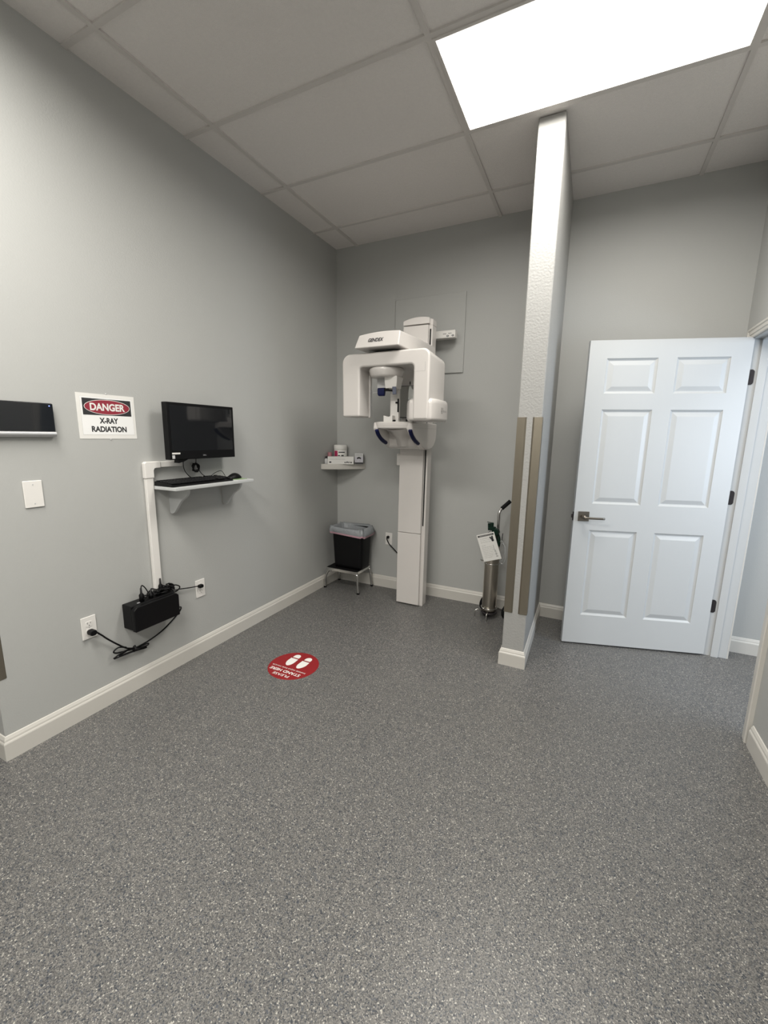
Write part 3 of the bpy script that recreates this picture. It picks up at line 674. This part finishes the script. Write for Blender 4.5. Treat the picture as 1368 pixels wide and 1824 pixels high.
# cord of the x-ray machine
t = thing('machine_cord', (.57, -.01, .46), 'short black cord plugged into the back wall outlet beside the x-ray column', 'cord')
bm = B(); lathe(bm, [(.013, -.0078), (.013, -.024), (.007, -.032)], (.562, 0, .497), 12, 1); put(obj('plug', bm, MBLK, smooth=True), t)
tubeo('cord', [(.562, -.028, .497), (.563, -.042, .485), (.59, -.045, .440), (.65, -.055, .395), (.72, -.09, .350), (.80, -.18, .30)], .005, MBLK, t)

# ------------------------------------------------------------------ corner shelf and what stands on it
bm = B(); pts = [(0.0, 0.0), (0.0, -.277)]
for j in range(1, 12):
    a = PI/2*j/12; u = j/12
    pts.append((.307*u, -.277*(1-u)-.055*math.sin(PI*u)))
pts.append((.307, 0.0))
CS = 1.169
prism(bm, pts, 2, CS-.048, CS)
tag(obj('corner_shelf', bm, MTRIM, bevel=.002, seg=1), 'white corner shelf with bowed front above the waste bin', 'shelf')
def rotbox(cx, cy, w, d, z0, z1, ang):
    c_, s_ = math.cos(ang), math.sin(ang); q = [(-w/2, -d/2), (w/2, -d/2), (w/2, d/2), (-w/2, d/2)]
    bm = B(); prism(bm, [(cx+a*c_-b*s_, cy+a*s_+b*c_) for a, b in q], 2, z0, z1); return bm
AN = math.radians(30)
ux = Vector((math.cos(AN), math.sin(AN), 0)); un = Vector((math.sin(AN), -math.cos(AN), 0))
fc = ((tuple(ux)), (0, 0, 1), tuple(un))
c0 = Vector((.138, -.160, 0))
t = thing('glove_box', (c0.x, c0.y, CS), 'long white carton marked ultra lying along the corner shelf front', 'box')
put(obj('carton', rotbox(c0.x, c0.y, .235, .080, CS, CS+.068, AN), MPAPER, bevel=.001, seg=1), t)
f0 = c0+un*.0404
text('lettering', 'ultra', tuple(f0+ux*.068+Vector((0, 0, CS+.019))), .017, fc, MINK, t, width=.070, bold=.03, shear=.2)
text('lettering', 'TRIPLE-LAYER FACE MASKS', tuple(f0-ux*.030+Vector((0, 0, CS+.045))), .007, fc, MGRAYINK, t, width=.14)
bm = B(); cc = f0-ux*.094+Vector((0, 0, CS+.018))
vv = [cc+ux*.011*math.cos(2*PI*i/16)+Vector((0, 0, .007*math.sin(2*PI*i/16)))+un*.0004 for i in range(16)]
bm.faces.new([bm.verts.new(v) for v in vv]); put(obj('oval_mark', bm, MINK), t)
c1 = Vector((.278, -.070, 0))
t = thing('mask_box', (c1.x, c1.y, CS), 'small pale grey box with black figure at the corner shelf right end', 'box')
put(obj('carton', rotbox(c1.x, c1.y, .076, .06, CS, CS+.100, AN), MGREYP, bevel=.001, seg=1), t)
f1 = c1+un*.0306
for u0, u1, z0_, z1_, m_ in ((-.037, .037, .002, .017, MINK), (-.037, .037, .019, .066, mat('pale_lilac_ink', (.50, .49, .53), .5))):
    bm = B(); bm.faces.new([bm.verts.new(f1+ux*a+Vector((0, 0, CS+b))) for a, b in ((u0, z0_), (u1, z0_), (u1, z1_), (u0, z1_))]); put(obj('printed_band', bm, m_), t)
bm = B(); g = f1+un*.0004+Vector((0, 0, CS+.056))
pts = [g+ux*.019*math.cos(PI*i/10)+Vector((0, 0, .014*math.sin(PI*i/10)-.003)) for i in range(11)]; pts += [g+ux*a+Vector((0, 0, b)) for a, b in ((-.016, -.012), (-.008, -.005), (.008, -.005), (.016, -.012))]
bm.faces.new([bm.verts.new(v) for v in pts]); put(obj('black_figure', bm, MINK), t)
text('lettering', 'MASK LITE', tuple(f1+un*.0003+Vector((0, 0, CS+.084))), .006, fc, MINK, t, width=.055)
for a in (-.020, .008): text('lettering', 'v', tuple(f1+un*.0004+ux*a+Vector((0, 0, CS+.031))), .009, fc, MGRAYINK, t, bold=.03)
# jar of wipes standing behind the carton
c2 = Vector((.082, -.071, 0))
t = thing('wipes_tub', (c2.x, c2.y, CS), 'white tub with magenta and white label behind the long carton', 'tub')
bm = B(); lathe(bm, [(.058, 0), (.061, .004), (.061, .124), (.058, .126)], (c2.x, c2.y, CS), 32); put(obj('tub', bm, MPAPER, smooth=True), t)
bm = B(); lathe(bm, [(.061, .127), (.0625, .129), (.0625, .166), (.059, .171), (.02, .1715)], (c2.x, c2.y, CS), 32); lid = put(obj('lid', bm, MPAPER, smooth=True), t); lid.modifiers.new('es', 'EDGE_SPLIT').split_angle = .8
def band(a0, a1, z0, z1, m_, r_=.0615):
    bm = B(); n = 10
    A = [bm.verts.new((c2.x+r_*math.cos(a0+(a1-a0)*i/n), c2.y+r_*math.sin(a0+(a1-a0)*i/n), CS+z0)) for i in range(n+1)]
    C = [bm.verts.new((v.co.x, v.co.y, CS+z1)) for v in A]
    for i in range(n): bm.faces.new((A[i], A[i+1], C[i+1], C[i]))
    put(obj('label', bm, m_), t)
fa = math.atan2(un.y, un.x)
band(fa-1.15, fa-.45, .060, .118, MPINK)
band(fa-.3, fa+.7, .100, .109, MINK, .0617)
band(fa-.4, fa-.05, .070, .078, MINK, .0617); band(fa+.1, fa+.5, .068, .080, MINK, .0617)
t = thing('small_bottle', (.030, -.130, CS), 'small pale bottle with dark cap at the left back of the corner shelf', 'bottle')
bm = B(); lathe(bm, [(.016, 0), (.018, .004), (.018, .040), (.009, .050), (.009, .056)], (.024, -.225, CS), 16); put(obj('body', bm, MGREYP, smooth=True), t)
bm = B(); lathe(bm, [(.012, .052), (.012, .068), (.010, .070)], (.024, -.225, CS), 16); put(obj('cap', bm, MHINGE, smooth=True), t)
bm = B(); lathe(bm, [(.019, 0), (.020, .004), (.020, .100), (.018, .104)], (.024, -.168, CS), 20)
tag(obj('pink_canister', bm, mat('faded_pink', (.35, .15, .17), .5), smooth=True), 'faded pink canister in the shadow left of the wipes tub', 'canister')

# ------------------------------------------------------------------ step stool and waste bin
t = thing('step_stool', (.22, -.16, 0), 'low chrome step stool with black rubber top in the corner', 'stool')
ZT = .212
bm = B(); rx0, rx1, ry0, ry1 = .062, .400, -.312, -.048
o_ = rrect(rx0, rx1, ry0, ry1, .018, 4)
def rr_(s, z): return [(x+(s if x < (rx0+rx1)/2 else -s), y+(s if y < (ry0+ry1)/2 else -s), z) for x, y in o_]
loft(bm, [rr_(0, ZT-.024), rr_(0, ZT-.001), rr_(.004, ZT+.001), rr_(.004, ZT-.020)], cap=False); put(obj('top_rim', bm, MCHR), t)
bm = B(); loft(bm, [rr_(.004, ZT-.012), rr_(.004, ZT)]); put(obj('rubber_top', bm, MBLKM), t)
for (x, y, fx, fy_) in ((.082, -.292, .034, -.282), (.388, -.300, .404, -.300), (.392, -.066, .412, -.046), (.080, -.066, .045, -.045)):
    q = 1 if x > .2 else -1; w_ = 1 if y > -.17 else -1
    lg = tubeo('leg', [(x-q*.030, y-w_*.004, ZT-.028), (x-q*.004, y, ZT-.030), (x+q*.008, y+w_*.001, ZT-.045), (fx-q*.006, (y+fy_)/2, .10), (fx, fy_, .012)], .0115, MCHR, t, 12, 6)
    bm = B(); tube(bm, [(fx, fy_, 0), (fx, fy_, .014)], .0130, 12, 0); f_ = obj('rubber_foot', bm, MBLKM); f_.parent = lg
t = thing('waste_bin', (.25, -.17, ZT), 'black rectangular waste bin with grey liner standing on the step stool', 'bin')
cx, cy = .262, -.168
def brr(w, d, z, r=.035): return [(cx+x, cy+y, z) for x, y in rrect(-w/2, w/2, -d/2, d/2, r, 5)]
bm = B(); loft(bm, [brr(.290, .175, ZT+.001), brr(.296, .180, ZT+.03), brr(.318, .203, ZT+.330), brr(.320, .205, ZT+.376)], cap=False)
bm.faces.new([bm.verts.new(p) for p in brr(.290, .175, ZT+.001)]); bmesh.ops.remove_doubles(bm, verts=bm.verts[:], dist=.0001)
sb = put(obj('body', bm, MBLK, smooth=True), t); sm = sb.modifiers.new('so', 'SOLIDIFY'); sm.thickness = .003; sm.offset = -1
# liner folded over the rim
random.seed(5)
bm = B(); prof = [(-.045, -.040, -.20), (-.030, -.026, -.08), (-.012, -.010, -.01), (-.002, -.001, .008), (.010, .008, .006), (.018, .014, -.012), (.021, .017, -.032), (.019, .015, -.046)]
rings = []; base = rrect(-.166, .166, -.108, .108, .04, 9); N_ = len(base)
for k_, (ex, ey, dz) in enumerate(prof):
    rg = []
    for i, (x, y) in enumerate(base):
        a = 2*PI*i/N_; wv = math.sin(a*9+k_*.5)*.0035+math.sin(a*17+1+k_*.8)*.0022
        sag = (-.020 if x > 0 and k_ >= 4 else 0)+(.004*math.sin(a*5) if k_ >= 3 else 0)
        nx = 1 if x > 0 else -1; ny = 1 if y > 0 else -1; 
        xx = x*(1+(ex+wv)/.166); yy = y*(1+(ey+wv)/.108)
        rg.append((cx+xx, min(cy+yy, -.02), ZT+.385+dz+sag*(x/.18 if x > 0 else 0)+wv*.8))
    rings.append([(max(p[0], .012), p[1], p[2]) for p in rg])
loft(bm, rings, cap=False); ln = put(obj('bin_liner', bm, MLINER, smooth=True), t)
bm = B(); last = rings[-1]; l2 = [(cx+(p[0]-cx)*1.01, min(cy+(p[1]-cy)*1.012, -.018), p[2]+.004) for p in last]; l3 = [(cx+(p[0]-cx)*.995, min(cy+(p[1]-cy)*.995, -.019), p[2]-.012) for p in last]
loft(bm, [l2, l3], cap=False); put(obj('liner_drawstring', bm, MLINERP, smooth=True), t)

# ------------------------------------------------------------------ oxygen cylinder on its wheeled cart
CA = math.radians(-28); cu = Vector((math.cos(CA), math.sin(CA), 0)); cf = Vector((math.sin(CA), -math.cos(CA), 0))   # cu across, cf to the front
T0 = Vector((1.572, -.225, 0))
def cp(a, f, z): return tuple(T0+cu*a+cf*f+Vector((0, 0, z)))
t = thing('oxygen_cylinder', (T0.x, T0.y, .05), 'slim steel oxygen cylinder with green valve beside the stub wall', 'gas cylinder')
bm = B(); lathe(bm, [(.030, .052), (.050, .056), (.0560, .070), (.0560, .600), (.052, .625), (.040, .655), (.022, .675), (.018, .690)], (T0.x, T0.y, 0), 32)
bd = put(obj('cylinder_body', bm, MTANK, smooth=True), t)
bm = B(); tube(bm, [cp(0, 0, .68), cp(0, 0, .745)], .016, 12, 0); tube(bm, [cp(-.045, 0, .725), cp(.040, 0, .725)], .014, 12, 0); tube(bm, [cp(-.02, -.0, .73), cp(-.02, 0, .775)], .013, 10, 0)
put(obj('valve', bm, MGREEN, bevel=.003, seg=1), t)
bm = B(); tube(bm, [cp(-.045, 0, .71), cp(-.050, 0, .765)], .011, 10, 0); tube(bm, [cp(-.068, 0, .772), cp(-.03, 0, .772)], .003, 8, 0); put(obj('valve_key', bm, MGREEN), t)
bm = B(); tube(bm, [cp(.035, .01, .715), cp(.048, .045, .715)], .026, 16, 0); put(obj('pressure_gauge', bm, MGREEN), t)
bm = B(); tube(bm, [cp(.02, 0, .725), cp(.05, 0, .66), cp(.052, 0, .60)], .014, 10, 4); put(obj('regulator', bm, MGREEN, smooth=True), t)
t = thing('cylinder_cart', (T0.x, T0.y, 0), 'chrome two-wheeled cart with black grip carrying the oxygen cylinder', 'cart')
tubeo('pole', [cp(-.012, -.075, .03), cp(-.015, -.076, .30), cp(-.020, -.077, .60), cp(-.023, -.078, .80), cp(-.023, -.082, .845), cp(-.0205, -.098, .870), cp(-.016, -.108, .882)], .0115, MCHR, t, 14, 8)
tubeo('grip', [cp(-.019, -.103, .8765), cp(.019, -.155, .938)], .0155, MBLKM, t, 14, 0)
bm = B(); tube(bm, [cp(.0575*math.sin(2*PI*i/24), .0575*math.cos(2*PI*i/24), .455) for i in range(25)], .004, 8, 1); tube(bm, [cp(0, -.058, .455), cp(-.012, -.075, .455)], .006, 8, 0)
tube(bm, [cp(-.056, .012, .455), cp(-.088, .03, .462), cp(-.048, .035, .448)], .003, 8, 0)
put(obj('holding_ring', bm, MCHR, smooth=True), t)
bm = B(); lathe(bm, [(.062, .040), (.064, .042), (.064, .050), (.060, .0515)], (T0.x, T0.y, 0), 28); put(obj('base_plate', bm, MHINGE, smooth=True), t)
bm = B(); tube(bm, [cp(.0615*math.sin(2*PI*i/24), .0615*math.cos(2*PI*i/24), .085) for i in range(25)], .004, 8, 1); put(obj('lower_ring', bm, MCHR, smooth=True), t)
for a in (-.072, .045):
    tubeo('leg', [cp(a*.5, .03, .046), cp(a*.8, .060, .058), cp(a, .080, .052), cp(a, .085, .030), cp(a, .086, .0)], .0052, MCHR, t, 10, 6)
tubeo('axle', [cp(-.118, -.085, .060), cp(.118, -.085, .060)], .006, MCHR, t, 10, 0)
def wheel(a):
    bm = B()
    c = Vector(cp(a, -.085, .062)); rg = []
    for (r_, w_) in ((.036, -.014), (.052, -.016), (.060, -.010), (.062, 0), (.060, .010), (.052, .016), (.036, .014)):
        rg.append([c+cu*w_+(cf*math.cos(2*PI*j/28)+Vector((0, 0, math.sin(2*PI*j/28))))*r_ for j in range(28)])
    loft(bm, rg); w = put(obj('wheel', bm, MBLKM, smooth=True), t)
    bm = B(); tube(bm, [c-cu*.0165, c+cu*.0165], .032, 20, 0); h = obj('hub', bm, mat('hub_red_brown', (.10, .06, .05), .5)); put(h, w)
wheel(-.112); wheel(.112)
t = thing('instruction_tag', cp(0, .12, .5), 'white printed instruction card hanging tilted on the oxygen cylinder', 'tag')
tl, tr_, br_, bl = Vector((1.452, -.315, .675)), Vector((1.585, -.315, .735)), Vector((1.662, -.315, .535)), Vector((1.537, -.330, .475))
# card corners, a rigid tilted rectangle
tc_ = Vector((1.560, -.318, .604)); tang = math.radians(19)
tX = Vector((math.cos(tang), 0, math.sin(tang))); tY = Vector((-math.sin(tang), -.02, math.cos(tang))).normalized(); tN = tX.cross(tY)
if tN.y > 0: tN = -tN
fct = (tuple(tX), tuple(tY), tuple(tN))
TW, TH = .138, .215
bm = B(); A_ = [tc_+tX*u+tY*v for u, v in ((-TW/2, -TH/2), (TW/2, -TH/2), (TW/2, TH/2), (-TW/2, TH/2))]
loft(bm, [[tuple(p) for p in A_], [tuple(p+tN*.0012) for p in A_]]); put(obj('card', bm, MPAPER), t)
def mark(u0, u1, v0, v1, m_, nm='printed_line'):
    bm = B(); bm.faces.new([bm.verts.new(tc_+tX*a+tY*b+tN*.0016) for a, b in ((u0, v0), (u1, v0), (u1, v1), (u0, v1))]); return put(obj(nm, bm, m_), t)
mark(-.062, .062, .086, .099, MINK, 'black_header')
text('lettering', 'OPERATING INSTRUCTIONS', tuple(tc_+tY*.0925+tN*.002), .006, fct, MPAPER, t, width=.10)
for i, body in enumerate(('TO ADMINISTER OXYGEN', 'turn key on cylinder', 'set the flow rate', '', 'CAUTION', 'do not use oil or', 'grease near valve', 'keep away from heat', 'close when empty', 'replace the seal', 'check the gauge', 'store upright')):
    if body: text('lettering', body, tuple(tc_+tX*(-.052+.0024*len(body)-.002)+tY*(.070-.0135*i)+tN*.002), .0062, fct, MGRAYINK, t, width=.0046*len(body))
bm = B()
for (u, v, r_) in ((.040, .062, .012), (.030, .070, .007), (.043, .046, .010), (.046, .075, .006)):
    vs = [bm.verts.new(tc_+tX*(u+r_*math.cos(2*PI*i/14))+tY*(v+r_*math.sin(2*PI*i/14))+tN*.0018) for i in range(14)]; bm.faces.new(vs)
put(obj('valve_drawing', bm, MINK), t)
bm = B()
for (u0, u1, v0, v1) in ((.034, .037, -.05, .01), (.040, .044, -.075, -.03), (.030, .050, -.064, -.060), (.036, .050, -.085, -.078)):
    bm.faces.new([bm.verts.new(tc_+tX*a+tY*b+tN*.0018) for a, b in ((u0, v0), (u1, v0), (u1, v1), (u0, v1))])
put(obj('cylinder_drawing', bm, MGRAYINK), t)
tubeo('loop', [tuple(tc_+tX*.02+tY*.105), cp(.0, .03, .725)], .0015, MBLK, t, 6, 0)
t = thing('oxygen_tubing', cp(.09, 0, .6), 'clear looped tubing hanging right of the oxygen cylinder', 'tubing')
pts = [cp(.052, 0, .60), cp(.07, 0, .645), cp(.10, 0, .635), cp(.115, 0, .57), cp(.10, 0, .50), cp(.075, 0, .50), cp(.06, 0, .56), cp(.085, 0, .63), cp(.12, 0, .60), cp(.125, 0, .52), cp(.10, 0, .47), cp(.07, 0, .49)]
tubeo('tube', pts, .0016, MTUBE, t, 8, 6)
tubeo('connector', [cp(.082, 0, .655), cp(.086, 0, .710)], .0028, MINK, t, 8, 0)

# ------------------------------------------------------------------ floor decal
t = thing('floor_decal', (.635, -1.535, 0), 'round red floor sticker reading PLEASE STAND HERE with white shoe prints', 'floor sticker')
DC = Vector((.635, -1.535, 0)); DR = .158
bm = B(); lathe(bm, [(DR, 0.0002), (DR-.0008, .0010)], tuple(DC), 64); put(obj('disc', bm, MRED), t)
text('lettering', 'PLEASE', (.630, -1.6535, .0016), .022, 'floor', MPAPER, t, width=.118, bold=.005)
text('lettering', 'STAND HERE', (.630, -1.614, .0016), .026, 'floor', MPAPER, t, width=.222, bold=.02)
text('lettering', 'PARESE AQUI POR FAVOR', (.631, -1.578, .0016), .013, 'floor', MPAPER, t, width=.250, bold=.004)
def foot(xc, sg):
    bm = B(); n = 12
    sole = [(xc-.027, -1.467), (xc+.027, -1.467)]
    for i in range(n+1):
        a = PI*i/n; sole.append((xc+.028*math.cos(a)*(1-.1*math.sin(a))+sg*.004*math.sin(a), -1.505-.048*math.sin(a)))
    bm.faces.new([bm.verts.new((x, y, .0015)) for x, y in sole])
    heel = [(xc-.023, -1.456), (xc+.023, -1.456)]
    for i in range(n+1):
        a = PI*i/n; heel.append((xc+.023*math.cos(a), -1.440+.024*math.sin(a)))
    bm.faces.new([bm.verts.new((x, y, .0015)) for x, y in heel])
    put(obj('shoe_print', bm, MPAPER), t)
foot(.592, 1); foot(.680, -1)
